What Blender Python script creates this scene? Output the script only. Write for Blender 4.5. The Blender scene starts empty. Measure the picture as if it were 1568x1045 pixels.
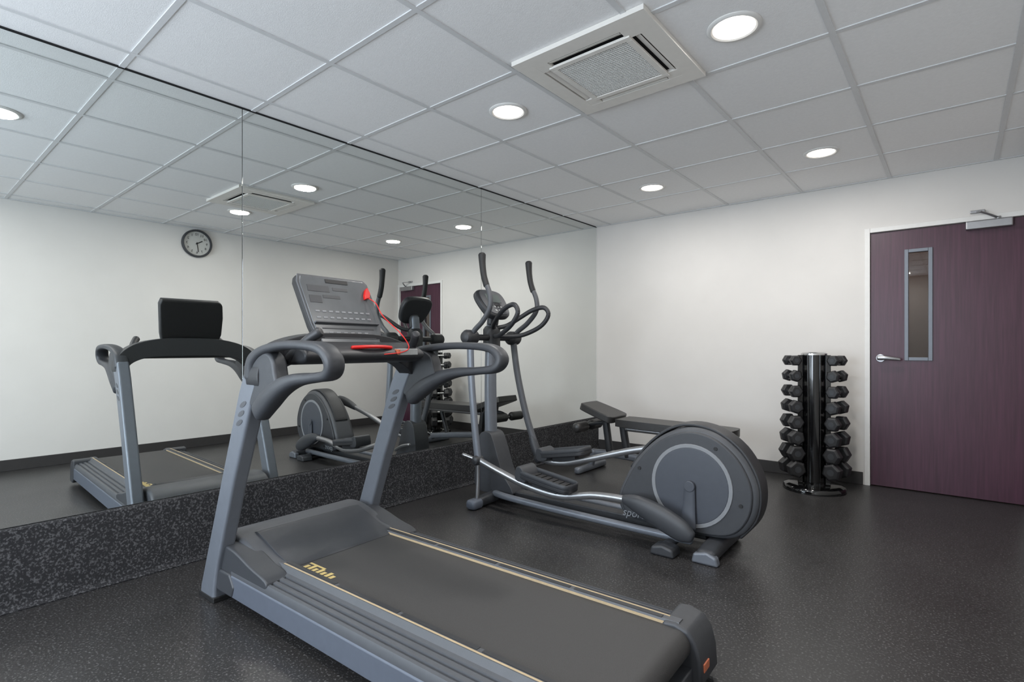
import bpy, bmesh, math, random
from mathutils import Vector, Matrix
random.seed(3)
scene = bpy.context.scene
COL = scene.collection
# ------------------------------------------------------------------ constants
H = 2.413; W = 3.43; YB = 5.06; YF = -2.0
CAM = (3.02, 0.0, 1.085)

# ------------------------------------------------------------------ materials
def lin(c):
    out = []
    for v in c:
        v = v / 255.0
        out.append(v / 12.92 if v <= 0.04045 else ((v + 0.055) / 1.055) ** 2.4)
    return (out[0], out[1], out[2], 1.0)

def mat(name, col, rough=0.5, metal=0.0, var=0.06, scale=30.0, bump=0.0, bscale=200.0,
        emit=None, estr=0.0, coat=0.0, spec=0.5):
    m = bpy.data.materials.new(name); m.use_nodes = True
    nt = m.node_tree; b = nt.nodes['Principled BSDF']
    b.inputs['Roughness'].default_value = rough
    b.inputs['Metallic'].default_value = metal
    b.inputs['Coat Weight'].default_value = coat
    b.inputs['Specular IOR Level'].default_value = spec
    c = lin(col)
    tc = nt.nodes.new('ShaderNodeTexCoord')
    if var > 0:
        nz = nt.nodes.new('ShaderNodeTexNoise'); nz.inputs['Scale'].default_value = scale
        nz.inputs['Detail'].default_value = 4
        nt.links.new(tc.outputs['Object'], nz.inputs['Vector'])
        rp = nt.nodes.new('ShaderNodeValToRGB')
        rp.color_ramp.elements[0].position = 0.3; rp.color_ramp.elements[1].position = 0.7
        rp.color_ramp.elements[0].color = tuple([x * (1 - var) for x in c[:3]] + [1])
        rp.color_ramp.elements[1].color = tuple([min(1, x * (1 + var)) for x in c[:3]] + [1])
        nt.links.new(nz.outputs['Fac'], rp.inputs['Fac'])
        nt.links.new(rp.outputs['Color'], b.inputs['Base Color'])
    else:
        b.inputs['Base Color'].default_value = c
    if bump > 0:
        n2 = nt.nodes.new('ShaderNodeTexNoise'); n2.inputs['Scale'].default_value = bscale
        n2.inputs['Detail'].default_value = 3
        nt.links.new(tc.outputs['Object'], n2.inputs['Vector'])
        bp = nt.nodes.new('ShaderNodeBump'); bp.inputs['Strength'].default_value = bump
        bp.inputs['Distance'].default_value = 0.002
        nt.links.new(n2.outputs['Fac'], bp.inputs['Height'])
        nt.links.new(bp.outputs['Normal'], b.inputs['Normal'])
    if emit:
        b.inputs['Emission Color'].default_value = lin(emit)
        b.inputs['Emission Strength'].default_value = estr
    return m

M_wall = mat('wall_paint', (216, 213, 209), 0.75, var=0.02, scale=3, bump=0.15, bscale=350)
M_ceil = mat('ceiling_tile', (236, 236, 236), 0.85, var=0.02, scale=60, bump=0.4, bscale=260)
M_tbar = mat('ceiling_grid', (210, 211, 212), 0.5, var=0.02)
M_gap = mat('dark_gap', (20, 20, 22), 0.8)
M_white = mat('white_trim', (222, 221, 218), 0.45, var=0.02)
M_acw = mat('ac_plastic', (222, 219, 213), 0.45, var=0.02)
M_acg = mat('ac_grille', (212, 212, 209), 0.5, var=0.02)
M_base = mat('baseboard_rubber', (52, 50, 50), 0.55)
M_frame = mat('painted_steel_silver', (110, 115, 123), 0.42, metal=0.3, var=0.03)
M_frame2 = mat('rail_side_steel', (90, 96, 107), 0.5, metal=0.2, var=0.03)
M_chrome = mat('chrome', (205, 205, 205), 0.18, metal=1.0, var=0.02)
M_steelb = mat('brushed_steel', (165, 165, 167), 0.35, metal=0.9, var=0.04)
M_dark = mat('dark_plastic', (54, 56, 60), 0.5, var=0.05, bump=0.1)
M_dark2 = mat('charcoal_plastic', (40, 41, 44), 0.5, var=0.05, bump=0.1)
M_mid = mat('grey_plastic', (72, 74, 78), 0.5, var=0.04, bump=0.08)
M_shell = mat('housing_plastic', (70, 72, 76), 0.5, var=0.04, bump=0.08)
M_light = mat('light_grey_plastic', (124, 127, 131), 0.45, var=0.03)
M_disc = mat('disc_plastic', (66, 70, 78), 0.42, var=0.04)
M_black = mat('black_rubber', (24, 24, 25), 0.6, var=0.1, bump=0.2)
M_gloss = mat('gloss_black', (12, 12, 13), 0.12, var=0.0, coat=0.4)
M_belt = mat('treadmill_belt', (54, 53, 53), 0.6, var=0.12, scale=350, bump=0.35, bscale=500)
M_cream = mat('cream_stripe', (176, 156, 124), 0.5)
M_yellow = mat('yellow_print', (196, 174, 112), 0.5)
M_red = mat('red_plastic', (205, 28, 24), 0.4)
M_orange = mat('orange_label', (190, 108, 76), 0.5)
M_label = mat('grey_label', (150, 152, 152), 0.5)
M_console = mat('console_face', (88, 91, 94), 0.25, var=0.08, scale=12)
M_screen = mat('lcd_screen', (92, 100, 98), 0.2, var=0.03)
M_vinyl = mat('black_vinyl', (50, 49, 49), 0.4, var=0.06, bump=0.25, bscale=120)
M_iron = mat('cast_iron', (36, 36, 38), 0.45, var=0.12, bump=0.25)
M_clockf = mat('clock_face', (186, 186, 182), 0.5, var=0.02)
M_lens = mat('light_lens', (255, 250, 242), 0.4, var=0.0, emit=(255, 245, 232), estr=7.0)
M_corr = mat('corridor_paint', (110, 84, 72), 0.7, var=0.03)

M_mirror = bpy.data.materials.new('mirror_glass'); M_mirror.use_nodes = True
b = M_mirror.node_tree.nodes['Principled BSDF']
b.inputs['Base Color'].default_value = (0.79, 0.815, 0.80, 1); b.inputs['Metallic'].default_value = 1.0
b.inputs['Roughness'].default_value = 0.0
M_glass = bpy.data.materials.new('door_glass'); M_glass.use_nodes = True
nt = M_glass.node_tree; nt.nodes.clear()
o = nt.nodes.new('ShaderNodeOutputMaterial'); mx = nt.nodes.new('ShaderNodeMixShader')
tr = nt.nodes.new('ShaderNodeBsdfTransparent'); tr.inputs[0].default_value = (0.75, 0.72, 0.7, 1)
gl = nt.nodes.new('ShaderNodeBsdfGlossy'); gl.inputs['Roughness'].default_value = 0.02
mx.inputs[0].default_value = 0.07
nt.links.new(tr.outputs[0], mx.inputs[1]); nt.links.new(gl.outputs[0], mx.inputs[2]); nt.links.new(mx.outputs[0], o.inputs[0])

def speckle(name, base, spk, rough, scale, thr=(0.60, 0.66), spec=0.5, rvar=0.0, bump=0.3, fleck=None):
    m = bpy.data.materials.new(name); m.use_nodes = True
    nt = m.node_tree; b = nt.nodes['Principled BSDF']
    tc = nt.nodes.new('ShaderNodeTexCoord')
    nz = nt.nodes.new('ShaderNodeTexNoise'); nz.inputs['Scale'].default_value = scale; nz.inputs['Detail'].default_value = 3
    nt.links.new(tc.outputs['Object'], nz.inputs['Vector'])
    rp = nt.nodes.new('ShaderNodeValToRGB')
    rp.color_ramp.elements[0].position = thr[0]; rp.color_ramp.elements[1].position = thr[1]
    rp.color_ramp.elements[0].color = lin(base); rp.color_ramp.elements[1].color = lin(spk)
    nt.links.new(nz.outputs['Fac'], rp.inputs['Fac'])
    n2 = nt.nodes.new('ShaderNodeTexNoise'); n2.inputs['Scale'].default_value = 1.6; n2.inputs['Detail'].default_value = 5
    nt.links.new(tc.outputs['Object'], n2.inputs['Vector'])
    ml = nt.nodes.new('ShaderNodeMixRGB'); ml.blend_type = 'MULTIPLY'; ml.inputs[0].default_value = 1.0
    r2 = nt.nodes.new('ShaderNodeValToRGB')
    r2.color_ramp.elements[0].position = 0.3; r2.color_ramp.elements[1].position = 0.7
    r2.color_ramp.elements[0].color = (0.78, 0.78, 0.78, 1); r2.color_ramp.elements[1].color = (1, 1, 1, 1)
    nt.links.new(n2.outputs['Fac'], r2.inputs['Fac'])
    nt.links.new(rp.outputs['Color'], ml.inputs[1]); nt.links.new(r2.outputs['Color'], ml.inputs[2])
    nt.links.new(ml.outputs[0], b.inputs['Base Color'])
    mr = nt.nodes.new('ShaderNodeMapRange'); mr.inputs['To Min'].default_value = rough - rvar; mr.inputs['To Max'].default_value = rough + rvar
    nt.links.new(n2.outputs['Fac'], mr.inputs['Value']); nt.links.new(mr.outputs[0], b.inputs['Roughness'])
    b.inputs['Specular IOR Level'].default_value = spec
    bp = nt.nodes.new('ShaderNodeBump'); bp.inputs['Strength'].default_value = bump; bp.inputs['Distance'].default_value = 0.001
    nt.links.new(nz.outputs['Fac'], bp.inputs['Height']); nt.links.new(bp.outputs['Normal'], b.inputs['Normal'])
    return m
M_floor = speckle('rubber_floor', (47, 46, 46), (104, 103, 103), 0.36, 120, thr=(0.56, 0.70), spec=0.45, rvar=0.08, bump=0.35)
M_spk = speckle('speckled_rubber', (40, 40, 42), (84, 84, 86), 0.8, 110, thr=(0.50, 0.64), spec=0.2)

M_wood = bpy.data.materials.new('mahogany_veneer'); M_wood.use_nodes = True
nt = M_wood.node_tree; b = nt.nodes['Principled BSDF']
tc = nt.nodes.new('ShaderNodeTexCoord'); mp = nt.nodes.new('ShaderNodeMapping')
mp.inputs['Scale'].default_value = (30, 30, 1.2)
nz = nt.nodes.new('ShaderNodeTexNoise'); nz.inputs['Scale'].default_value = 3; nz.inputs['Detail'].default_value = 6
rp = nt.nodes.new('ShaderNodeValToRGB')
rp.color_ramp.elements[0].color = lin((60, 30, 45)); rp.color_ramp.elements[1].color = lin((76, 41, 59))
rp.color_ramp.elements[0].position = 0.3; rp.color_ramp.elements[1].position = 0.7
nt.links.new(tc.outputs['Object'], mp.inputs[0]); nt.links.new(mp.outputs[0], nz.inputs['Vector'])
nt.links.new(nz.outputs['Fac'], rp.inputs['Fac']); nt.links.new(rp.outputs['Color'], b.inputs['Base Color'])
b.inputs['Roughness'].default_value = 0.40

# ------------------------------------------------------------------ geometry helpers
CUR = [None]
def finish(name, bm, m, bevel=0.0, segs=3, M=None, parent='cur', smooth=True):
    bmesh.ops.recalc_face_normals(bm, faces=bm.faces)
    me = bpy.data.meshes.new(name)
    if M is not None: bmesh.ops.transform(bm, matrix=M, verts=bm.verts)
    bm.to_mesh(me); bm.free()
    me.materials.append(m)
    ob = bpy.data.objects.new(name, me); COL.objects.link(ob)
    if smooth:
        for p in me.polygons: p.use_smooth = True
        if bevel <= 0:
            me.set_sharp_from_angle(angle=math.radians(35))
    if bevel > 0:
        md = ob.modifiers.new('bevel', 'BEVEL'); md.width = bevel; md.segments = segs
        md.limit_method = 'ANGLE'; md.angle_limit = math.radians(32); md.harden_normals = True
    p = CUR[0] if parent == 'cur' else parent
    if p is not None:
        ob.parent = p; ob.matrix_parent_inverse = p.matrix_world.inverted()
    return ob

def group(name, loc):
    e = bpy.data.objects.new(name, None); COL.objects.link(e)
    e.empty_display_size = 0.1
    e.location = loc; e.matrix_world = Matrix.Translation(loc)
    CUR[0] = e
    return e

def settle(e, rot):
    """final floor position / size of a free-standing machine"""
    x, y, z = e.location
    ox, oy = x - 3.05, y
    nx = CAM[0] + .9652 * ox + .0082 * oy; ny = .0434 * ox + .9548 * oy
    e.location = (nx, ny, z)
    e.rotation_euler = (0, 0, math.radians(rot)); e.scale = (.965, .955, .986)

def prism(name, pts, axis, a0, a1, m, bevel=0.0, segs=3, M=None):
    bm = bmesh.new()
    def v3(p, a):
        if axis == 'Y': return (p[0], a, p[1])
        if axis == 'X': return (a, p[0], p[1])
        return (p[0], p[1], a)
    v0 = [bm.verts.new(v3(p, a0)) for p in pts]; v1 = [bm.verts.new(v3(p, a1)) for p in pts]
    bm.faces.new(v0); bm.faces.new(v1[::-1])
    n = len(pts)
    for i in range(n):
        bm.faces.new((v0[i], v0[(i + 1) % n], v1[(i + 1) % n], v1[i]))
    return finish(name, bm, m, bevel, segs, M)

def box(name, x0, x1, y0, y1, z0, z1, m, bevel=0.0, M=None, segs=2):
    return prism(name, [(x0, y0), (x1, y0), (x1, y1), (x0, y1)], 'Z', z0, z1, m, bevel, segs, M)

def boxes(name, lst, m, bevel=0.0, M=None):
    bm = bmesh.new()
    for (x0, x1, y0, y1, z0, z1) in lst:
        vs = [bm.verts.new(p) for p in [(x0, y0, z0), (x1, y0, z0), (x1, y1, z0), (x0, y1, z0), (x0, y0, z1), (x1, y0, z1), (x1, y1, z1), (x0, y1, z1)]]
        for f in [(0, 3, 2, 1), (4, 5, 6, 7), (0, 1, 5, 4), (1, 2, 6, 5), (2, 3, 7, 6), (3, 0, 4, 7)]:
            bm.faces.new([vs[i] for i in f])
    return finish(name, bm, m, bevel, 2, M, smooth=bevel > 0)

def cr(pts, k=6, closed=False):
    P = [Vector(p) for p in pts]; n = len(P); out = []
    rng = n if closed else n - 1
    for i in range(rng):
        if closed: p0, p1, p2, p3 = P[(i - 1) % n], P[i], P[(i + 1) % n], P[(i + 2) % n]
        else: p0, p1, p2, p3 = P[max(i - 1, 0)], P[i], P[i + 1], P[min(i + 2, n - 1)]
        for j in range(k):
            t = j / k
            out.append(0.5 * ((2 * p1) + (-p0 + p2) * t + (2 * p0 - 5 * p1 + 4 * p2 - p3) * t * t + (-p0 + 3 * p1 - 3 * p2 + p3) * t ** 3))
    if not closed: out.append(P[-1].copy())
    return out

def sweep(name, pts, r, m, ref=(0, 1, 0), k=6, n=16, closed=False, M=None, pw=1.0, caps=True):
    cnt = len(pts)
    if not isinstance(r, list): r = [r] * cnt
    r = [(x, x) if not isinstance(x, tuple) else x for x in r]
    C = []
    P = [[float(x) for x in (tuple(p) + r[i])] for i, p in enumerate(pts)]
    rng = cnt if closed else cnt - 1
    for i in range(rng):
        if closed: q = [P[(i - 1) % cnt], P[i], P[(i + 1) % cnt], P[(i + 2) % cnt]]
        else: q = [P[max(i - 1, 0)], P[i], P[i + 1], P[min(i + 2, cnt - 1)]]
        for j in range(k):
            t = j / k
            C.append([0.5 * (2 * b_ + (-a_ + c_) * t + (2 * a_ - 5 * b_ + 4 * c_ - d_) * t * t + (-a_ + 3 * b_ - 3 * c_ + d_) * t ** 3)
                      for a_, b_, c_, d_ in zip(*q)])
    if not closed: C.append(P[-1])
    ref = Vector(ref)
    rings = []
    L = len(C)
    for i in range(L):
        c = Vector(C[i][:3])
        if closed: t = Vector(C[(i + 1) % L][:3]) - Vector(C[(i - 1) % L][:3])
        else: t = Vector(C[min(i + 1, L - 1)][:3]) - Vector(C[max(i - 1, 0)][:3])
        t.normalize()
        N = ref - t * ref.dot(t)
        if N.length < 1e-4: N = Vector((0.3, 0.2, 1)) - t * Vector((0.3, 0.2, 1)).dot(t)
        N.normalize(); B = t.cross(N)
        rings.append((c, t, N, B, C[i][3], C[i][4]))
    if not closed and caps:
        pre = []; post = []
        for s in (1.0, 0.75, 0.4):
            sh = math.sqrt(1 - s * s * 0.98)
            c, t, N, B, a, b_ = rings[0]; mm = min(a, b_)
            if s < 1: pre.append((c - t * sh * mm * 0.6, t, N, B, a - mm * (1 - s), b_ - mm * (1 - s)))
            c, t, N, B, a, b_ = rings[-1]; mm = min(a, b_)
            if s < 1: post.append((c + t * sh * mm * 0.6, t, N, B, a - mm * (1 - s), b_ - mm * (1 - s)))
        rings = pre[::-1] + rings + post
    bm = bmesh.new(); V = []
    for (c, t, N, B, a, b_) in rings:
        ring = []
        for j in range(n):
            th = 2 * math.pi * j / n
            cx, sx = math.cos(th), math.sin(th)
            cx = math.copysign(abs(cx) ** pw, cx); sx = math.copysign(abs(sx) ** pw, sx)
            ring.append(bm.verts.new(c + N * (a * cx) + B * (b_ * sx)))
        V.append(ring)
    R = len(V)
    for i in range(R if closed else R - 1):
        A, Bq = V[i], V[(i + 1) % R]
        for j in range(n):
            bm.faces.new((A[j], A[(j + 1) % n], Bq[(j + 1) % n], Bq[j]))
    if not closed:
        bm.faces.new(V[0][::-1]); bm.faces.new(V[-1])
    return finish(name, bm, m, 0, 3, M)

def cyl(name, p0, p1, r, m, bevel=0.0, n=40, r2=None):
    p0 = Vector(p0); p1 = Vector(p1); d = p1 - p0
    bm = bmesh.new()
    bmesh.ops.create_cone(bm, cap_ends=True, segments=n, radius1=r, radius2=r if r2 is None else r2, depth=d.length)
    q = d.to_track_quat('Z', 'Y').to_matrix().to_4x4()
    return finish(name, bm, m, bevel, 3, Matrix.Translation((p0 + p1) / 2) @ q)

def lathe(name, prof, m, M, n=48):
    bm = bmesh.new(); V = []
    for (r, z) in prof:
        V.append([bm.verts.new((r * math.cos(2 * math.pi * j / n), r * math.sin(2 * math.pi * j / n), z)) for j in range(n)])
    for i in range(len(V) - 1):
        for j in range(n):
            bm.faces.new((V[i][j], V[i][(j + 1) % n], V[i + 1][(j + 1) % n], V[i + 1][j]))
    return finish(name, bm, m, 0, 3, M)

def ringdisc(name, c, axis, r0, r1, t, m):
    q = Vector(axis).to_track_quat('Z', 'Y').to_matrix().to_4x4()
    return lathe(name, [(r0, 0), (r1, 0), (r1, t * .7), (r1 - t * .3, t), (r0 + t * .3, t), (r0, t * .7), (r0, 0)], m, Matrix.Translation(c) @ q)

def sm2(pts, k=5):
    return [(p.x, p.y) for p in cr([(a, b_, 0) for a, b_ in pts], k, True)]
def scl(pts, s_, c): return [(c[0] + (a - c[0]) * s_, c[1] + (b_ - c[1]) * s_) for a, b_ in pts]

# ------------------------------------------------------------------ ROOM
CUR[0] = None
DX0, DX1, DZ = 2.493, 3.385, 1.995
box('floor', -0.12, W + 0.1, YF - 0.1, YB + 2.0, -0.08, 0.0, M_floor)
box('wall_left', -0.12, -0.012, YF - 0.1, YB + 0.1, 0, H + 0.02, M_wall)
box('wall_right', W, W + 0.12, YF - 0.1, YB + 2.0, 0, H + 0.02, M_wall)
boxes('wall_back', [(-0.012, DX0 - 0.03, YB, YB + 0.12, 0, H + .02), (DX1 + 0.03, W, YB, YB + 0.12, 0, H + .02),
                    (DX0 - 0.03, DX1 + 0.03, YB, YB + 0.12, DZ + 0.03, H + .02)], M_wall)
WX0, WX1, WZ0, WZ1 = 0.25, 2.15, 0.45, 2.15
boxes('wall_front', [(-0.012, WX0, YF - 0.1, YF, 0, H + .02), (WX1, W, YF - 0.1, YF, 0, H + .02),
                     (WX0, WX1, YF - 0.1, YF, 0, WZ0), (WX0, WX1, YF - 0.1, YF, WZ1, H + .02)], M_wall)
box('ceiling', -0.12, W + 0.12, YF - 0.1, YB + 0.1, H, H + 0.08, M_ceil)
bars = []
gx = [0.178 + 0.61 * i for i in range(6)]
gy = [1.97 + 0.61 * i for i in range(-6, 5)]
for x in gx:
    bars.append((x - .012, x + .012, YF, YB, H - 0.005, H))
for y in gy:
    xs = [0.0] + gx + [W]
    for a, c in zip(xs[:-1], xs[1:]):
        if c - a > 0.03:
            bars.append((a + (.012 if a > 0 else 0), c - (.012 if c < W else 0), y - .012, y + .012, H - 0.0045, H))
boxes('ceiling_grid', bars, M_tbar)
boxes('trim_ceiling', [(0, W, YB - .02, YB - .0005, H - .006, H - .0005), (W - .02, W - .0005, YF, YB, H - .006, H - .0005)], M_tbar)
box('trim_mirror_gap', -0.011, 0.004, YF, YB - .001, H - 0.008, H - 0.0005, M_gap)

MZ0 = 0.34
seams = [-2.0, -0.60, 1.303, 3.222, YB - .004]
for i in range(4):
    box('wall_mirror', -0.010, 0.0, seams[i] + .0012, seams[i + 1] - .0012, MZ0, H - 0.009, M_mirror, bevel=0.0012, segs=1)
boxes('trim_mirror_edge', [(-0.011, 0.004, YB - .0045, YB - .001, MZ0, H - .009)], M_white)
prism('baseboard_left', [(-0.011, 0.0), (0.05, 0.0), (0.052, 0.006), (0.03, 0.02), (0.024, 0.05), (0.024, MZ0 - .008), (0.018, MZ0 - .002), (-0.011, MZ0 - .002)],
      'Y', YF, YB - .001, M_spk)
boxes('baseboard_back', [(0.03, DX0 - 0.05, YB - .012, YB - .0005, 0, 0.10)], M_base, 0.003)
boxes('baseboard_right', [(W - .012, W - .0005, YF, YB - .013, 0, 0.10)], M_base, 0.003)
boxes('baseboard_front', [(0.06, W - .013, YF + .0005, YF + .012, 0, 0.10)], M_base, 0.003)

box('wall_corridor', DX0 - 1.0, W, YB + 1.9, YB + 2.0, 0, H, M_corr)
box('wall_corridor_side', DX0 - 1.1, DX0 - 1.0, YB + .12, YB + 2.0, 0, H, M_corr)
box('ceiling_corridor', DX0 - 1.1, W + .12, YB + .101, YB + 2.0, H, H + .08, M_ceil)

# ------------------------------------------------------------------ door
g = group('door_1', (2.93, YB, 0))
yd = YB + 0.012
vx0, vx1, vz0, vz1 = 2.730, 2.857, 1.015, 1.822
boxes('slab', [(DX0, vx0, yd, yd + .044, .008, DZ), (vx1, DX1, yd, yd + .044, .008, DZ),
               (vx0, vx1, yd, yd + .044, .008, vz0), (vx0, vx1, yd, yd + .044, vz1, DZ)], M_wood)
f = 0.022
boxes('vision_frame', [(vx0 - f, vx0 + .004, yd - .012, yd + .02, vz0 - f, vz1 + f), (vx1 - .004, vx1 + f, yd - .012, yd + .02, vz0 - f, vz1 + f),
                       (vx0 + .004, vx1 - .004, yd - .012, yd + .02, vz0 - f, vz0 + .004), (vx0 + .004, vx1 - .004, yd - .012, yd + .02, vz1 - .004, vz1 + f)], M_frame, 0.003)
box('vision_glass', vx0, vx1, yd + .018, yd + .024, vz0, vz1, M_glass)
hx, hz = 2.558, 1.01
cyl('lever_rose', (hx, yd - .010, hz), (hx, yd, hz), 0.031, M_steelb, 0.003)
cyl('lever_neck', (hx, yd - .055, hz), (hx, yd - .008, hz), 0.015, M_steelb)
sweep('lever_handle', [(hx - .012, yd - .055, hz + .002), (hx + .03, yd - .060, hz + .003), (hx + .08, yd - .058, hz - .002), (hx + .125, yd - .050, hz - .008)],
      [(.019, .014), (.017, .012), (.014, .010), (.011, .009)], M_steelb, ref=(0, 0, 1))
boxes('closer_body', [(3.065, 3.315, yd - .055, yd - .001, 1.935, 1.995)], M_steelb, 0.008)
boxes('closer_bracket', [(3.09, 3.17, YB - .025, YB - .001, 2.052, 2.072)], M_steelb, 0.003)
sweep('closer_arm_1', [(3.24, yd - .03, 2.002), (3.19, yd - .10, 2.02), (3.14, yd - .16, 2.035)], (.011, .004), M_steelb, ref=(1, 0, 0), n=10)
sweep('closer_arm_2', [(3.14, yd - .16, 2.04), (3.135, yd - .09, 2.05), (3.13, yd - .03, 2.06)], (.011, .004), M_steelb, ref=(1, 0, 0), n=10)
cyl('closer_pivot', (3.24, yd - .03, 1.99), (3.24, yd - .03, 2.012), .014, M_steelb)
CUR[0] = None
fo = 0.040
boxes('trim_door', [(DX0 - fo, DX0 - .003, YB - .014, YB + .06, 0, DZ + fo), (DX1 + .003, DX1 + fo, YB - .014, YB + .06, 0, DZ + fo),
                    (DX0 - .003, DX1 + .003, YB - .014, YB + .06, DZ + .004, DZ + fo)], M_white, 0.003)

# ------------------------------------------------------------------ window (behind camera)
g = group('window_1', ((WX0 + WX1) / 2, YF, WZ0))
fr = 0.05; wm = (WX0 + WX1) / 2
boxes('sash', [(WX0, WX0 + fr, YF - .07, YF - .01, WZ0, WZ1), (WX1 - fr, WX1, YF - .07, YF - .01, WZ0, WZ1),
               (WX0 + fr, WX1 - fr, YF - .07, YF - .01, WZ0, WZ0 + fr), (WX0 + fr, WX1 - fr, YF - .07, YF - .01, WZ1 - fr, WZ1),
               (wm - .02, wm + .02, YF - .07, YF - .03, WZ0 + fr, WZ1 - fr)], M_white)
box('pane', WX0 + fr, WX1 - fr, YF - .045, YF - .04, WZ0 + fr, WZ1 - fr, M_glass)
L = bpy.data.lights.new('window_daylight', 'AREA'); L.shape = 'RECTANGLE'; L.size = WX1 - WX0 - .1; L.size_y = WZ1 - WZ0 - .1
L.energy = 118; L.color = (0.78, 0.88, 1.0)
lo = bpy.data.objects.new('daylight', L); COL.objects.link(lo)
lo.matrix_world = Matrix.Translation((wm, YF - .02, (WZ0 + WZ1) / 2)) @ Matrix.Rotation(math.radians(90), 4, 'X')
lo.parent = g; lo.matrix_parent_inverse = g.matrix_world.inverted()

# ------------------------------------------------------------------ recessed lights
for ly in (-1.385, 0.445, 2.275, 4.105):
    for lx in (1.093, 2.313):
        g = group('recessed_light', (lx, ly, H))
        T = Matrix.Translation((lx, ly, H))
        lathe('trim_ring', [(0.106, -.0005), (0.106, -.004), (0.100, -.009), (0.090, -.010), (0.083, -.006), (0.083, -.0005)], M_white, T)
        lathe('lens', [(0.0001, -.0065), (0.05, -.0065), (0.083, -.0045)], M_lens, T)
        L = bpy.data.lights.new('downlight', 'AREA'); L.shape = 'DISK'; L.size = 0.16; L.energy = 12; L.color = (1.0, 0.97, 0.935)
        lo = bpy.data.objects.new('lamp', L); COL.objects.link(lo)
        lo.matrix_world = Matrix.Translation((lx, ly, H - .014))
        lo.parent = g; lo.matrix_parent_inverse = g.matrix_world.inverted()
L = bpy.data.lights.new('corridor_light', 'AREA'); L.size = .5; L.energy = 6; L.color = (1, .93, .85)
g = group('corridor_ceiling_light', (2.6, YB + 1.2, H))
lathe('trim_ring', [(0.108, -.0005), (0.108, -.004), (0.100, -.009), (0.083, -.006)], M_white, Matrix.Translation((2.6, YB + 1.2, H)))
lo = bpy.data.objects.new('lamp', L); COL.objects.link(lo); lo.matrix_world = Matrix.Translation((2.6, YB + 1.2, H - .02))
lo.parent = g; lo.matrix_parent_inverse = g.matrix_world.inverted()

# ------------------------------------------------------------------ AC cassette
ax, ay, s = 1.765, 2.225, 0.330
g = group('ceiling_air_conditioner', (ax, ay, H))
zt, zb = H - .001, H - 0.022
gi, go = 0.205, 0.250
sl = 0.185
lst = [(-s, s, -s, -go), (-s, s, go, s), (-s, -go, -go, go), (go, s, -go, go)]
boxes('fascia_border', [(ax + a, ax + b_, ay + c, ay + d, zb, zt) for a, b_, c, d in lst], M_acw)
lst = []
for sx in (-1, 1):
    for sy in (-1, 1):
        xs = sorted((sx * sl, sx * go)); ys = sorted((sy * sl, sy * go))
        lst.append((ax + xs[0], ax + xs[1], ay + ys[0], ay + ys[1], zb + .0005, zt))
boxes('fascia_corners', lst, M_acw)
box('slot_back', ax - go, ax + go, ay - go, ay + go, H - .006, H - .0055, M_gap)
boxes('grille_frame', [(ax - gi, ax + gi, ay - gi, ay - gi + .028, zb - .006, zb + .006), (ax - gi, ax + gi, ay + gi - .028, ay + gi, zb - .006, zb + .006),
                       (ax - gi, ax - gi + .028, ay - gi + .028, ay + gi - .028, zb - .006, zb + .006), (ax + gi - .028, ax + gi, ay - gi + .028, ay + gi - .028, zb - .006, zb + .006)], M_acw, 0.002)
lst = []
gg = gi - .028
N = 26
for i in range(1, N):
    p = -gg + 2 * gg * i / N
    lst.append((ax - gg, ax + gg, ay + p - .0026, ay + p + .0026, zb - .003, zb + .002))
    lst.append((ax + p - .0026, ax + p + .0026, ay - gg, ay + gg, zb - .002, zb + .003))
boxes('grille_mesh', lst, M_acg)
box('grille_filter', ax - gg, ax + gg, ay - gg, ay + gg, zb + .005, zb + .007, M_acg)
for k in range(4):
    R = Matrix.Translation((ax, ay, 0)) @ Matrix.Rotation(k * math.pi / 2, 4, 'Z')
    T2 = R @ Matrix.Translation((0.229, 0, zb + .008)) @ Matrix.Rotation(math.radians(22), 4, 'Y')
    box('louvre_%d' % (k + 1), -.014, .014, -sl + .006, sl - .006, -.0015, .0015, M_acw, M=T2)

# ------------------------------------------------------------------ wall clock
cy, cz, crd = 2.29, 2.244, 0.152
g = group('wall_clock', (W, cy, cz))
Mc = Matrix.Translation((W - .001, cy, cz)) @ Matrix(((0, 0, -1, 0), (-1, 0, 0, 0), (0, 1, 0, 0), (0, 0, 0, 1)))
lathe('rim', [(crd, 0), (crd, .03), (crd - .006, .038), (crd - .016, .038), (crd - .02, .028), (crd - .02, .012)], M_dark, Mc)
lathe('face', [(.0001, .014), (crd - .019, .014)], M_clockf, Mc)
for i in range(12):
    a = math.radians(90 - 30 * (i + 1))
    cu = bpy.data.curves.new('numeral', 'FONT'); cu.body = str(i + 1); cu.size = .036; cu.align_x = 'CENTER'; cu.align_y = 'CENTER'; cu.extrude = .0006
    cu.materials.append(M_black)
    t = bpy.data.objects.new('numeral_%d' % (i + 1), cu); COL.objects.link(t)
    t.matrix_world = Mc @ Matrix.Translation((.100 * math.cos(a), .100 * math.sin(a), .0152))
    t.parent = g; t.matrix_parent_inverse = g.matrix_world.inverted()
for nm, ang, ln, w_ in (('hour_hand', 150, .062, .005), ('minute_hand', 262, .095, .0035)):
    R = Mc @ Matrix.Rotation(math.radians(ang), 4, 'Z')
    box(nm, -.015, ln, -w_, w_, .018, .020, M_black, M=R)

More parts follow.
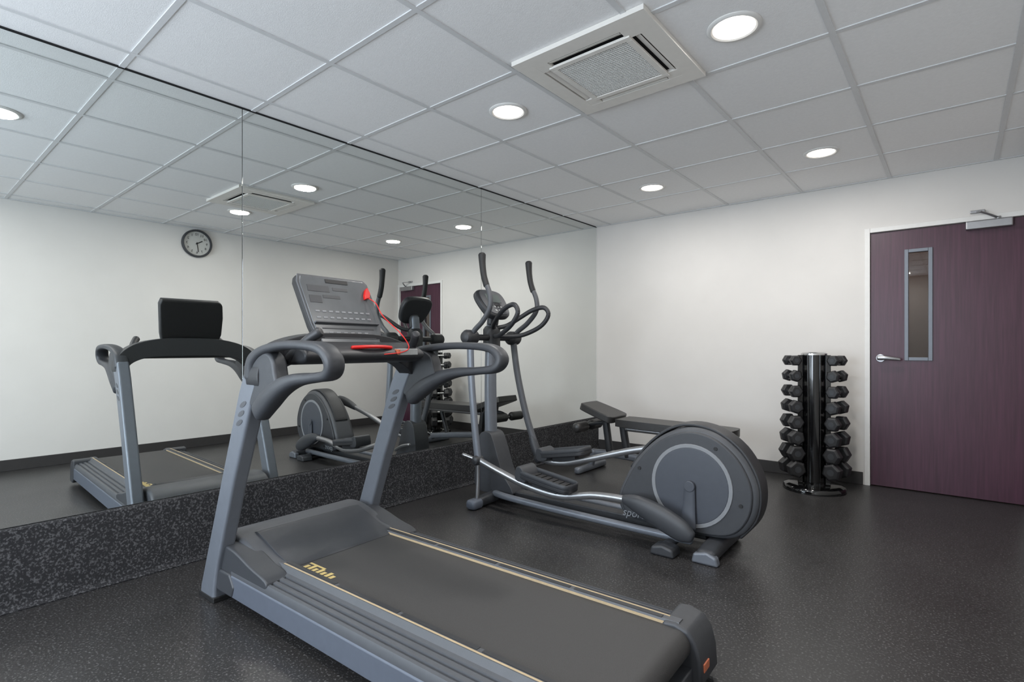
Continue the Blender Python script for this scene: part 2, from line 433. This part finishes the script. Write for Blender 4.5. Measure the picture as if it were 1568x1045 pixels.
# ------------------------------------------------------------------ TREADMILL
g = group('treadmill', (1.4, 1.51, 0)); TM = g
YN, YFR = 1.10, 1.92
rr = 0.048; bz = 0.195; rxx = 2.335
arc = [(rxx + rr * math.sin(a), bz - rr + rr * math.cos(a)) for a in [math.pi * i / 12 for i in range(13)]]
prism('belt', [(0.80, bz)] + arc + [(0.80, bz - 2 * rr)], 'Y', 1.262, 1.768, M_belt)
boxes('deck_board', [(0.72, 2.25, 1.19, 1.84, .075, .15)], M_black)
def rail(nm, yo, s_):
    P = [(.004, .142), (.004, .158), (.012, .174), (.022, .177), (.024, .171), (.034, .171), (.036, .179), (.050, .181), (.052, .175), (.062, .175), (.064, .183),
         (.078, .185), (.080, .179), (.090, .179), (.092, .187), (.104, .191), (.118, .210), (.150, .210), (.158, .198), (.158, .150), (.05, .12), (.05, .10)]
    prism(nm, [(yo + s_ * a, b_) for a, b_ in P], 'X', 0.62, 2.34, M_mid)
    Q = [(0, .055), (0, .140), (.006, .146), (.05, .146), (.05, .055)]
    prism(nm + '_side', [(yo + s_ * a, b_) for a, b_ in Q], 'X', 0.50, 2.34, M_frame2, .003)
    y0, y1 = sorted((yo + s_ * .122, yo + s_ * .128))
    boxes(nm + '_stripe', [(.84, 2.3, y0, y1, .2098, .2115)], M_cream)
    y0, y1 = sorted((yo + s_ * .134, yo + s_ * .152))
    boxes(nm + '_edge', [(.84 + q * .365, .84 + q * .365 + .345, y0, y1, .2099, .2118) for q in range(4)], M_dark2)
    y0, y1 = sorted((yo + s_ * .153, yo + s_ * .159))
    boxes(nm + '_inner_lip', [(.84, 2.3, y0, y1, .19, .2025)], M_cream if s_ < 0 else M_light)
    y0, y1 = sorted((yo - s_ * .006, yo + s_ * .164))
    prism(nm + '_end_cap', [(2.28, .17), (2.285, .206), (2.33, .209), (2.375, .196), (2.40, .165), (2.415, .11), (2.42, .04), (2.41, .02), (2.33, .02), (2.29, .05)], 'Y', y0, y1, M_dark, 0.012, 4)
rail('side_rail_near', YN, 1)
rail('side_rail_far', YFR, -1)
boxes('end_cap_label', [(2.40, 2.4205, 1.78, 1.83, .07, .095)], M_orange)
boxes('rail_rear_joiner', [(2.29, 2.39, 1.24, 1.78, .045, .085)], M_dark, .005)
cyl('rear_foot_1', (2.36, 1.2, 0), (2.36, 1.2, .05), .03, M_black)
cyl('rear_foot_2', (2.36, 1.82, 0), (2.36, 1.82, .05), .03, M_black)
lst = []
for i in range(7):
    x = .90 + i * .030
    lst.append((x, x + .020, 1.275, 1.30 + .012 * (i % 2), bz + .0005, bz + .0012))
boxes('printed_label', lst + [(.89, 1.0, 1.312, 1.322, bz + .0005, bz + .0012)], M_yellow)
hood = sm2([(.345, .10), (.335, .17), (.36, .235), (.42, .272), (.52, .280), (.62, .262), (.74, .222), (.85, .198), (.86, .15), (.80, .10), (.55, .08)], 4)
prism('motor_hood', hood, 'Y', 1.165, 1.855, M_mid, 0.022, 4)
hood2 = sm2([(.52, .20), (.56, .279), (.64, .266), (.76, .226), (.865, .203), (.872, .19), (.80, .17), (.62, .17)], 4)
prism('hood_rear_panel', hood2, 'Y', 1.24, 1.79, M_dark, 0.008)
for i, (y0, y1) in enumerate(((1.105, 1.21), (1.81, 1.915))):
    sh = sm2([(.44, .07), (.45, .17), (.50, .235), (.56, .255), (.66, .245), (.78, .215), (.90, .19), (.905, .15), (.80, .07)], 4)
    prism('hood_shoulder_%d' % (i + 1), sh, 'Y', y0, y1, M_dark, 0.016, 4)
boxes('front_base', [(.40, .86, 1.13, 1.89, .03, .10)], M_dark2, .01)
for i, (y0, y1) in enumerate(((1.082, 1.150), (1.888, 1.956))):
    out = [(.365, 0.0), (.372, .05), (.571, .54), (.73, .925), (.78, 1.02), (.86, 1.04), (.90, 1.0), (.842, .90), (.680, .54), (.535, .17), (.505, .06), (.50, 0.0)]
    prism('upright_%d' % (i + 1), out, 'Y', y0, y1, M_frame, 0.014, 4)
    for (ya, yb2) in ((y0 - .0015, y0 + .002), (y1 - .002, y1 + .0015)):
        for k in range(3):
            cx_, cz_ = .742 + .016 * k, .80 + .038 * k
            R = Matrix.Translation((cx_, 0, cz_)) @ Matrix.Rotation(math.radians(-23), 4, 'Y')
            prism('emblem_%d' % k, [(.028 * math.cos(a), .010 * math.sin(a)) for a in [2 * math.pi * q / 20 for q in range(20)]], 'Y', ya, yb2, M_mid, M=R)
    prism('foot_cover_%d' % (i + 1), [(.43, .055), (.455, .125), (.53, .15), (.62, .15), (.66, .10), (.64, .055)], 'Y', y0 + .012, y1 - .004 if i else y1 + .01, M_dark, 0.010)
    # rubber foot pads
    boxes('foot_pad_%d' % (i + 1), [(.362, .51, y0 - .003, y1 + .003, 0, .022)], M_black, .004)
for i, (yc, s_) in enumerate(((1.115, 1), (1.925, -1))):
    kx = .83 if i == 0 else 1.0
    up = [(.80, yc, .985), (.83, yc - s_ * .004, 1.05), (.93, yc - s_ * .008, 1.092), (1.10, yc - s_ * .012, 1.112), (1.28, yc - s_ * .012, 1.112),
          (1.41, yc - s_ * .006, 1.098), (1.463, yc, 1.055), (1.435, yc + s_ * .006, 1.012), (1.33, yc + s_ * .008, .998), (1.18, yc + s_ * .004, .985), (1.06, yc, .955), (.95, yc, .905), (.86, yc, .85)]
    up = [(.84 + (a - .84) * kx, b_, c) for a, b_, c in up]
    rad = [(.040, .032), (.040, .030), (.036, .020), (.034, .017), (.034, .017), (.036, .020), (.037, .024), (.036, .020), (.034, .018), (.036, .024), (.038, .034), (.040, .042), (.036, .040)]
    sweep('handrail_%d' % (i + 1), up, rad, M_dark, pw=.65, n=20)
    web = sm2([(.79, .90), (.79, 1.0), (.83, 1.07), (.93, 1.095), (1.02, 1.07), (1.05, 1.01), (1.06, .95), (.95, .90), (.88, .85)], 4)
    web = [(.84 + (a - .84) * kx, c) for a, c in web]
    prism('handrail_web_%d' % (i + 1), web, 'Y', yc - .032, yc + .032, M_dark, 0.014)
arch = sm2([(1.085, .95), (1.08, 1.02), (1.12, 1.085), (1.20, 1.135), (1.34, 1.165), (1.51, 1.17), (1.68, 1.165), (1.82, 1.135), (1.91, 1.085), (1.95, 1.02), (1.945, .95),
            (1.90, .965), (1.84, 1.015), (1.74, 1.045), (1.51, 1.05), (1.28, 1.045), (1.18, 1.015), (1.13, .965)], 4)
prism('arch_crossbar', arch, 'X', .80, .90, M_dark2, 0.016, 4)
prism('dash_tray', sm2([(.84, 1.11), (.92, 1.13), (1.02, 1.105), (1.06, 1.075), (1.03, 1.045), (.92, 1.035), (.84, 1.05)], 4), 'Y', 1.19, 1.83, M_dark2, 0.014, 4)
th = math.radians(22)
upv = Vector((-math.sin(th), 0, math.cos(th))); nrm = Vector((math.cos(th), 0, math.sin(th))); wid = Vector((0, 1, 0))
MC = Matrix(((wid.x, upv.x, nrm.x, .905), (wid.y, upv.y, nrm.y, 1.51), (wid.z, upv.z, nrm.z, 1.115), (0, 0, 0, 1)))
pan = [(-.150, 0), (-.175, .10), (-.200, .30), (-.19, .335), (.16, .335), (.18, .315), (.195, .22), (.20, .10), (.175, 0)]
prism('console_back', [(a * 1.02, b_ if b_ < .2 else b_ + .004) for a, b_ in pan], 'Z', -.045, -.004, M_black, 0.014, 4, M=MC)
prism('console_rim', [(a * 1.015, b_ if b_ < .2 else b_ + .003) for a, b_ in pan], 'Z', -.006, .002, M_mid, 0.004, 3, M=MC)
prism('console_face', scl(pan, .96, (0, .165)), 'Z', -.004, .006, M_console, 0.004, 3, M=MC)
boxes('console_nameplate', [(-.06, .06, .302, .320, .006, .0085)], M_black, M=MC)
boxes('console_ledge', [(-.165, .18, .098, .106, .006, .022)], M_mid, .002, M=MC)
lst = [(-.16, -.05, .255, .285, .006, .0075), (-.03, .05, .265, .280, .006, .0075), (-.16, -.10, .20, .235, .006, .0075), (-.09, .0, .225, .24, .006, .0075)]
boxes('console_displays', lst, M_dark, M=MC)
lst = []
for r_ in range(2):
    for c_ in range(9):
        lst.append((-.145 + c_ * .034, -.145 + c_ * .034 + .020, .125 + r_ * .03, .125 + r_ * .03 + .008, .006, .008))
for c_ in range(6):
    lst.append((-.10 + c_ * .038, -.10 + c_ * .038 + .02, .05, .060, .006, .008))
boxes('console_buttons', lst, M_light, M=MC)
boxes('console_keypad_trim', [(-.13, .15, .03, .034, .006, .008), (-.13, .15, .075, .079, .006, .008)], M_dark, M=MC)
clip = MC @ Vector((.155, .235, .02))
prism('safety_clip', [(.133, .228), (.162, .235), (.172, .262), (.162, .292), (.148, .28), (.135, .25)], 'Z', .006, .024, M_red, .004, M=MC)
sweep('safety_cord', [clip, MC @ Vector((.175, .20, .04)), MC @ Vector((.19, .13, .05)), (1.02, 1.71, 1.17), (1.055, 1.73, 1.11), (1.07, 1.68, 1.085), (1.06, 1.58, 1.075)], .0024, M_red, ref=(1, 0, 0), n=8)
sweep('stop_bar', [(1.03, 1.43, 1.105), (1.045, 1.50, 1.108), (1.045, 1.58, 1.108), (1.03, 1.64, 1.105)], (.008, .012), M_red, ref=(0, 0, 1))
boxes('dash_label', [(1.02, 1.064, 1.66, 1.78, 1.070, 1.10)], M_label, .004)
boxes('dash_label_orange', [(1.03, 1.066, 1.655, 1.67, 1.073, 1.097)], M_orange, .002)
sweep('hand_grip_1', [(.93, 1.20, 1.06), (.98, 1.21, 1.10), (1.02, 1.225, 1.135), (1.06, 1.25, 1.165)], [(.024, .024), (.022, .022), (.020, .020), (.022, .022)], M_dark2, ref=(0, 1, 0))
sweep('hand_grip_2', [(.93, 1.82, 1.06), (.98, 1.81, 1.10), (1.02, 1.795, 1.135), (1.06, 1.77, 1.165)], [(.024, .024), (.022, .022), (.020, .020), (.022, .022)], M_dark2, ref=(0, 1, 0))
settle(TM, 2.2)

# ------------------------------------------------------------------ ELLIPTICAL
g = group('elliptical_trainer', (1.25, 3.12, 0)); EL = g
YC = 3.12
for i, y in enumerate((2.965, 3.275)):
    sweep('base_rail_%d' % (i + 1), [(.45, YC + (y - YC) * .6, .075), (.62, y, .085), (1.0, y, .075), (1.50, y, .07), (1.9, y, .07)], (.024, .020), M_frame, pw=.7)
boxes('base_beam', [(.42, 1.95, YC - .045, YC + .045, .05, .10)], M_dark2, .01)
sweep('front_cross_foot', [(.42, 2.83, .038), (.42, 3.0, .045), (.42, 3.24, .045), (.42, 3.41, .038)], [(.036, .03), (.036, .036), (.036, .036), (.036, .03)], M_dark, ref=(1, 0, 0), pw=.6)
sweep('front_foot_cap', [(.42, 2.80, .034), (.42, 2.87, .036)], (.044, .034), M_frame2, ref=(1, 0, 0), pw=.6)
sweep('rear_cross_foot', [(2.01, 2.88, .036), (2.01, 3.0, .045), (2.01, 3.24, .045), (2.01, 3.36, .036)], [(.05, .034), (.05, .04), (.05, .04), (.05, .034)], M_dark, ref=(1, 0, 0), pw=.6)
prism('rear_foot_cap', [(1.94, .0), (1.95, .05), (2.02, .065), (2.07, .045), (2.08, .0)], 'Y', 2.85, 2.90, M_frame, .012)
prism('side_foot', [(1.72, .0), (1.73, .045), (1.79, .06), (1.85, .045), (1.86, .0)], 'Y', 2.82, 2.93, M_dark, .014)
sweep('side_foot_arm', [(1.79, 2.90, .04), (1.81, 3.08, .06)], (.03, .022), M_dark, ref=(1, 0, 0))
hs = sm2([(1.41, .19), (1.44, .30), (1.54, .47), (1.69, .615), (1.86, .685), (2.02, .665), (2.155, .57), (2.235, .44), (2.255, .33), (2.23, .21), (2.15, .11), (2.02, .075), (1.75, .075), (1.48, .095)], 5)
hs = scl(hs, .95, (1.80, .33))
prism('flywheel_housing', hs, 'Y', 3.02, 3.22, M_shell, 0.030, 5)
hcx, hcz = 1.885, .355
for i, (ya, yb2, s_) in enumerate(((3.005, 3.03, 1), (3.21, 3.235, -1))):
    prism('housing_cheek_%d' % (i + 1), scl(hs, .93, (1.86, .35)), 'Y', ya, yb2, M_dark, 0.010, 4)
    yy = ya if s_ == 1 else yb2
    ax_ = (0, -s_, 0)
    ringdisc('accent_ring_%d' % (i + 1), (hcx, yy, hcz), ax_, .205, .226, .006, M_light)
    cyl('wheel_disc_%d' % (i + 1), (hcx, yy + s_ * .01, hcz), (hcx, yy - s_ * .006, hcz), .205, M_disc, .003, n=64)
    cyl('crank_hub_%d' % (i + 1), (hcx, yy - s_ * .006, hcz), (hcx, yy - s_ * .03, hcz), .030, M_disc, .004)
band = [p for p in cr([(1.50, 0, .40), (1.60, 0, .54), (1.73, 0, .645), (1.86, 0, .685), (2.01, 0, .662), (2.14, 0, .575), (2.222, 0, .445), (2.242, 0, .32), (2.215, 0, .205), (2.14, 0, .108)], 5)]
sweep('housing_band', [(1.82 + (p.x - 1.82) * .982, YC, .33 + (p.z - .33) * .982) for p in band], (.070, .010), M_dark2, pw=.5, k=1, n=20)
for k, (x, z) in enumerate(((1.58, .41), (2.02, .57), (2.15, .29), (1.64, .14))):
    cyl('screw_%d' % k, (x, 3.0, z), (x, 3.008, z), .010, M_black)
cu = bpy.data.curves.new('housing_lettering', 'FONT'); cu.body = 'sport'; cu.size = .065; cu.extrude = .001; cu.shear = .3
cu.materials.append(M_light)
t = bpy.data.objects.new('housing_lettering', cu); COL.objects.link(t)
t.matrix_world = Matrix.Translation((1.47, 3.003, .12)) @ Matrix.Rotation(math.radians(90), 4, 'X')
t.parent = g; t.matrix_parent_inverse = g.matrix_world.inverted()
cn = (1.88, .135); cf = (1.91, .565)
sweep('crank_near', [(hcx, 2.988, hcz), ((hcx + cn[0]) / 2, 2.985, .24), (cn[0], 2.975, cn[1])], [(.010, .030), (.010, .036), (.010, .044)], M_disc, pw=.7)
sweep('crank_far', [(hcx, 3.26, hcz), (cf[0], 3.275, cf[1])], (.012, .024), M_dark2)
cyl('crank_pin_near', (cn[0], 2.86, cn[1]), (cn[0], 2.97, cn[1]), .016, M_steelb)
cyl('crank_pin_far', (cf[0], 3.27, cf[1]), (cf[0], 3.38, cf[1]), .016, M_steelb)
sweep('foot_link_near', [(.43, 2.87, .33), (.62, 2.87, .275), (.85, 2.88, .215), (1.1, 2.89, .19), (1.35, 2.89, .235), (1.60, 2.88, .245), (1.70, 2.88, .21)], (.020, .022), M_steelb, pw=.8)
sweep('link_cover_near', [(1.54, 2.885, .25), (1.63, 2.88, .235), (1.76, 2.88, .19), (1.88, 2.88, .14), (1.93, 2.88, .12)], [(.024, .024), (.034, .050), (.036, .064), (.034, .058), (.028, .034)], M_dark, pw=.85, n=24)
sweep('foot_link_far', [(.60, 3.37, .28), (.80, 3.37, .275), (1.05, 3.36, .34), (1.35, 3.355, .43), (1.65, 3.355, .50), (1.90, 3.36, .565)], (.020, .022), M_steelb, pw=.8)
sweep('link_cover_far', [(1.62, 3.355, .49), (1.72, 3.355, .52), (1.85, 3.355, .55), (1.94, 3.355, .57)], [(.024, .024), (.032, .036), (.032, .042), (.028, .03)], M_dark, pw=.85, n=24)
def pedal(nm, x, y, z, tilt):
    Mp = Matrix.Translation((x, y, z)) @ Matrix.Rotation(math.radians(tilt), 4, 'Y')
    o_ = sm2([(-.20, -.04), (-.19, -.075), (-.05, -.085), (.12, -.085), (.19, -.07), (.20, 0), (.19, .07), (.12, .085), (-.05, .085), (-.19, .075), (-.20, .04)], 4)
    prism(nm + '_plate', o_, 'Z', -.014, .012, M_dark2, .006, M=Mp)
    sweep(nm + '_rim', [(a, b_, .022) for a, b_ in [(-.19, -.03), (-.18, -.07), (-.05, -.08), (.12, -.08), (.185, -.065), (.195, 0), (.185, .065), (.12, .08), (-.05, .08), (-.18, .07), (-.19, .03)]],
          (.018, .007), M_dark, ref=(0, 0, 1), closed=True, k=4, n=10, M=Mp)
    boxes(nm + '_treads', [(-.15 + i * .045, -.15 + i * .045 + .02, -.06, .06, .012, .017) for i in range(7)], M_black, M=Mp)
    prism(nm + '_toe_cup', sm2([(-.20, -.03), (-.20, .05), (-.16, .055), (-.12, .01), (-.12, -.03)], 3), 'Y', -.08, .08, M_dark, .008, M=Mp)
    boxes(nm + '_bracket', [(-.10, .10, -.03, .03, -.05, -.010)], M_dark2, .006, M=Mp)
pedal('pedal_near', .99, 2.90, .262, 8)
pedal('pedal_far', .82, 3.38, .345, -10)
prism('front_shroud', sm2([(.24, .08), (.235, .25), (.26, .42), (.30, .49), (.38, .49), (.43, .40), (.50, .22), (.58, .12), (.58, .07), (.40, .06)], 4), 'Y', YC - .075, YC + .075, M_dark, .022, 4)
sweep('mast', [(.33, YC, .44), (.325, YC, .70), (.325, YC, 1.0), (.335, YC, 1.22), (.345, YC, 1.36)], [(.046, .040), (.046, .038), (.044, .036), (.042, .034), (.04, .03)], M_frame, pw=.7, n=20)
sweep('mast_collar', [(.335, YC, 1.10), (.335, YC, 1.24)], (.062, .058), M_dark2, pw=.75, n=20)
cyl('pivot_axle', (.345, 2.86, 1.18), (.345, 3.38, 1.18), .022, M_dark2)
def arm(nm, y, s_, dx, low):
    pts = [(.49 + dx, y, 1.735), (.495 + dx, y, 1.66), (.515 + dx, y, 1.57), (.56 + dx, y, 1.47), (.56 + dx, y, 1.38), (.48 + dx * .5, y, 1.29), (.38, y, 1.22), (.345, y, 1.15)]
    sweep(nm + '_upper', pts, .0185, M_mid)
    sweep(nm + '_grip', [(.488 + dx, y, 1.745), (.492 + dx, y, 1.68), (.505 + dx, y, 1.60), (.53 + dx, y, 1.53)], [.027, .023, .022, .022], M_black)
    sweep(nm + '_pivot', [(.345, y - .04, 1.18), (.345, y + .04, 1.18)], (.052, .052), M_dark2, ref=(1, 0, 0))
    sweep(nm + '_lower', [(.345, y, 1.17)] + low, (.020, .026), M_frame if s_ < 0 else M_mid, pw=.8)
arm('moving_arm_near', 2.87, -1, -.03, [(.355, 2.87, .9), (.39, 2.87, .55), (.42, 2.87, .33)])
arm('moving_arm_far', 3.37, 1, .01, [(.39, 3.37, .9), (.48, 3.37, .58), (.60, 3.37, .29)])
sweep('link_joint_near', [(.42, 2.845, .33), (.42, 2.895, .33)], (.034, .034), M_dark2, ref=(1, 0, 0))
sweep('link_joint_far', [(.60, 3.345, .285), (.60, 3.395, .285)], (.034, .034), M_dark2, ref=(1, 0, 0))
sweep('link_cover_front', [(.53, 3.37, .44), (.56, 3.37, .36), (.60, 3.37, .28)], [(.026, .03), (.03, .036), (.028, .03)], M_dark)
sweep('transport_stub', [(.20, 2.95, .33), (.33, 2.97, .30), (.45, 3.0, .25)], .012, M_steelb)
sweep('front_brace', [(.42, 2.86, .05), (.42, 2.87, .2), (.42, 2.87, .33)], .014, M_steelb)
for i, s_ in enumerate((-1, 1)):
    pts = [(.36, YC, 1.20), (.43, YC + s_ * .06, 1.19), (.53, YC + s_ * .13, 1.20), (.66, YC + s_ * .175, 1.26), (.725, YC + s_ * .185, 1.34), (.69, YC + s_ * .18, 1.395), (.60, YC + s_ * .16, 1.38), (.51, YC + s_ * .13, 1.33), (.42, YC + s_ * .08, 1.27), (.36, YC, 1.25)]
    sweep('fixed_handlebar_%d' % (i + 1), pts, .0165, M_dark2, ref=(0, .3, 1))
th = math.radians(35)
upv = Vector((-math.sin(th), 0, math.cos(th))); nrm = Vector((math.cos(th), 0, math.sin(th)))
ME = Matrix(((0, upv.x, nrm.x, .43), (1, upv.y, nrm.y, YC), (0, upv.z, nrm.z, 1.345), (0, 0, 0, 1)))
ep = sm2([(-.10, 0), (-.14, .06), (-.155, .16), (-.12, .225), (0, .24), (.12, .225), (.155, .16), (.14, .06), (.10, 0), (0, -.012)], 4)
prism('console_shell', ep, 'Z', -.055, 0, M_dark2, .018, 4, M=ME)
prism('console_panel', scl(ep, .88, (0, .11)), 'Z', -.002, .005, M_mid, .004, M=ME)
boxes('console_screen', [(-.075, .075, .11, .185, .004, .008)], M_screen, .003, M=ME)
boxes('console_keys', [(-.08 + i * .036, -.08 + i * .036 + .02, .06, .078, .004, .009) for i in range(5)] + [(-.05 + i * .04, -.05 + i * .04 + .02, .025, .043, .004, .009) for i in range(3)], M_label, .002, M=ME)
sweep('console_neck', [(.345, YC, 1.28), (.36, YC, 1.36), (.37, YC, 1.42)], (.05, .03), M_dark2, pw=.8)
settle(EL, 1.5)

# ------------------------------------------------------------------ WEIGHT BENCH
g = group('weight_bench', (1.05, 4.42, 0)); WB = g
yb_ = 4.42
Mb = Matrix.Translation((1.215, yb_, .455)) @ Matrix.Rotation(math.radians(1.0), 4, 'Y')
prism('back_pad', sm2([(-.49, -.10), (-.48, -.135), (-.30, -.15), (.25, -.15), (.45, -.13), (.485, -.06), (.485, .06), (.45, .13), (.25, .15), (-.30, .15), (-.48, .135), (-.49, .10)], 4), 'Z', -.028, .034, M_vinyl, .022, 4, M=Mb)
Ms = Matrix.Translation((.53, yb_, .535)) @ Matrix.Rotation(math.radians(18), 4, 'Y')
prism('seat_pad', sm2([(-.17, -.10), (-.14, -.15), (.10, -.17), (.165, -.14), (.17, 0), (.165, .14), (.10, .17), (-.14, .15), (-.17, .10)], 4), 'Z', -.03, .032, M_vinyl, .022, 4, M=Ms)
boxes('pad_board', [(-.45, .44, -.10, .10, -.04, -.028)], M_black, M=Mb)
sweep('pad_rail', [(.74, yb_, .405), (1.2, yb_, .40), (1.62, yb_, .395)], (.025, .02), M_steelb, pw=.6)
sweep('main_beam', [(.42, yb_, .16), (.70, yb_, .17), (1.1, yb_, .14), (1.58, yb_, .08)], (.03, .032), M_frame, pw=.6)
sweep('seat_post', [(.60, yb_, .16), (.58, yb_, .30), (.55, yb_, .50)], (.03, .03), M_dark2, pw=.6)
sweep('hinge_post', [(.78, yb_, .16), (.75, yb_, .30), (.73, yb_, .42)], (.032, .03), M_dark2, pw=.6)
sweep('rear_prop', [(1.30, yb_, .11), (1.36, yb_, .25), (1.42, yb_, .40)], (.022, .02), M_dark2, pw=.6)
sweep('front_leg', [(.44, yb_ - .01, .18), (.40, yb_, .03)], (.028, .026), M_frame, pw=.6)
sweep('front_foot', [(.40, yb_ - .24, .03), (.40, yb_ + .24, .03)], (.03, .028), M_frame, ref=(1, 0, 0), pw=.6)
sweep('rear_foot', [(1.60, yb_ - .27, .03), (1.60, yb_ + .27, .03)], (.03, .028), M_frame, ref=(1, 0, 0), pw=.6)
sweep('rear_leg', [(1.56, yb_, .085), (1.60, yb_, .04)], (.03, .026), M_frame, pw=.6)
for s_ in (-1, 1):
    sweep('foam_roller_%d' % (1 if s_ < 0 else 2), [(.37, yb_ + s_ * .05, .40), (.37, yb_ + s_ * .20, .40)], (.045, .045), M_vinyl, ref=(1, 0, 0))
sweep('roller_axle', [(.37, yb_ - .2, .40), (.37, yb_ + .2, .40)], .012, M_chrome, ref=(1, 0, 0))
sweep('roller_arm', [(.37, yb_, .40), (.46, yb_, .43), (.56, yb_, .44)], (.018, .018), M_dark2)
settle(WB, 1.0)

# ------------------------------------------------------------------ DUMBBELL RACK
rx, ry = 2.13, 4.91
g = group('dumbbell_rack', (rx, ry, 0)); DR = g
dv = Vector((CAM[0] - rx, CAM[1] - ry, 0)).normalized()
rv = Vector((-dv.y, dv.x, 0))
def RW(a, d, z): return Vector((rx, ry, 0)) + rv * a + dv * d + Vector((0, 0, z))
lathe('base_plate', [(.0001, .045), (.19, .045), (.215, .038), (.225, .022), (.225, .0), (.0001, .0)], M_gloss, Matrix.Translation((rx, ry, 0)), 64)
cyl('centre_tube', RW(0, .0, .04), RW(0, .0, 1.05), .082, M_gloss, .002, 64)
lathe('top_cap', [(.0001, .022), (.080, .022), (.094, .012), (.094, 0), (.0001, 0)], M_chrome, Matrix.Translation((rx, ry, 1.05)), 64)
for a in (-.5, .5):
    p = Vector((rx, ry, 0)) + (dv * math.cos(a) + rv * math.sin(a)) * .086
    cyl('trim_rod', p + Vector((0, 0, .04)), p + Vector((0, 0, 1.05)), .006, M_gloss)
MR = Matrix(((rv.x, dv.x, 0, rx), (rv.y, dv.y, 0, ry), (0, 0, 1, 0), (0, 0, 0, 1)))
colsA = [(0.0, 'right'), (math.pi, 'left'), (-math.pi / 2, 'rear')]
rows = 8
def hexhead(bm, M, r, l0, l1):
    pr = [(l0, r * .80), (l0 + .010, r), (l1 - .012, r), (l1, r * .78)]
    V = []
    for (x, q) in pr:
        V.append([bm.verts.new(M @ Vector((x, q * math.cos(math.pi / 3 * j + math.pi / 6), q * math.sin(math.pi / 3 * j + math.pi / 6)))) for j in range(6)])
    for i in range(3):
        for j in range(6): bm.faces.new((V[i][j], V[i][(j + 1) % 6], V[i + 1][(j + 1) % 6], V[i + 1][j]))
    bm.faces.new(V[0]); bm.faces.new(V[3])
for (ca, cn_) in colsA:
    R = MR @ Matrix.Rotation(ca, 4, 'Z')
    boxes('saddle_plate_' + cn_, [(.078, .115, -.035, .035, .05, 1.05)], M_gloss, .003, M=R)
    for k in range(rows):
        z = .160 + k * .121
        q = k / (rows - 1)
        r = .070 * (1 - q) + .045 * q
        hl = .075 * (1 - q) + .050 * q
        hg = .045
        boxes('saddle_%s_%d' % (cn_, k), [(.11, .18, -.020, .020, z - .032, z - .020)], M_gloss, .002, M=R)
        tilt = Matrix.Rotation(math.radians(90 + (-24 if cn_ == 'left' else 24)), 4, 'Z')
        D = R @ Matrix.Translation((.158, 0, z)) @ tilt @ Matrix.Rotation(math.radians(30 if k % 2 else 12), 4, 'X')
        bm = bmesh.new()
        hexhead(bm, D, r, hg, hg + hl); hexhead(bm, D @ Matrix.Rotation(math.pi, 4, 'Z'), r, hg, hg + hl)
        finish('dumbbell_heads_%s_%d' % (cn_, k), bm, M_iron, 0.004, 2)
        p0 = D @ Vector((-hg - .01, 0, 0)); p1 = D @ Vector((hg + .01, 0, 0))
        cyl('dumbbell_handle_%s_%d' % (cn_, k), p0, p1, .0165, M_chrome, n=20)
        for sg in (-1, 1):
            cyl('dumbbell_badge', D @ Vector((sg * (hg + hl - .001), 0, 0)), D @ Vector((sg * (hg + hl + .001), 0, 0)), r * .35, M_dark, n=24)
settle(DR, 0)

# ------------------------------------------------------------------ world, camera
w = bpy.data.worlds.new('World'); scene.world = w; w.use_nodes = True
bg = w.node_tree.nodes['Background']
sky = w.node_tree.nodes.new('ShaderNodeTexSky'); sky.sky_type = 'NISHITA'; sky.sun_disc = False; sky.sun_elevation = math.radians(35)
w.node_tree.links.new(sky.outputs[0], bg.inputs[0]); bg.inputs[1].default_value = 0.15

cd = bpy.data.cameras.new('camera'); cd.sensor_width = 36; cd.lens = 18.757; cd.shift_y = 0.0074; cd.clip_start = 0.02
co = bpy.data.objects.new('camera', cd); COL.objects.link(co)
fw = Vector((-0.6408, 0.7677, 0)).normalized()
co.rotation_euler = (math.radians(90), 0, math.atan2(-fw.x, fw.y))
co.location = CAM
scene.camera = co
scene.view_settings.view_transform = 'Standard'
scene.view_settings.exposure = 0.0
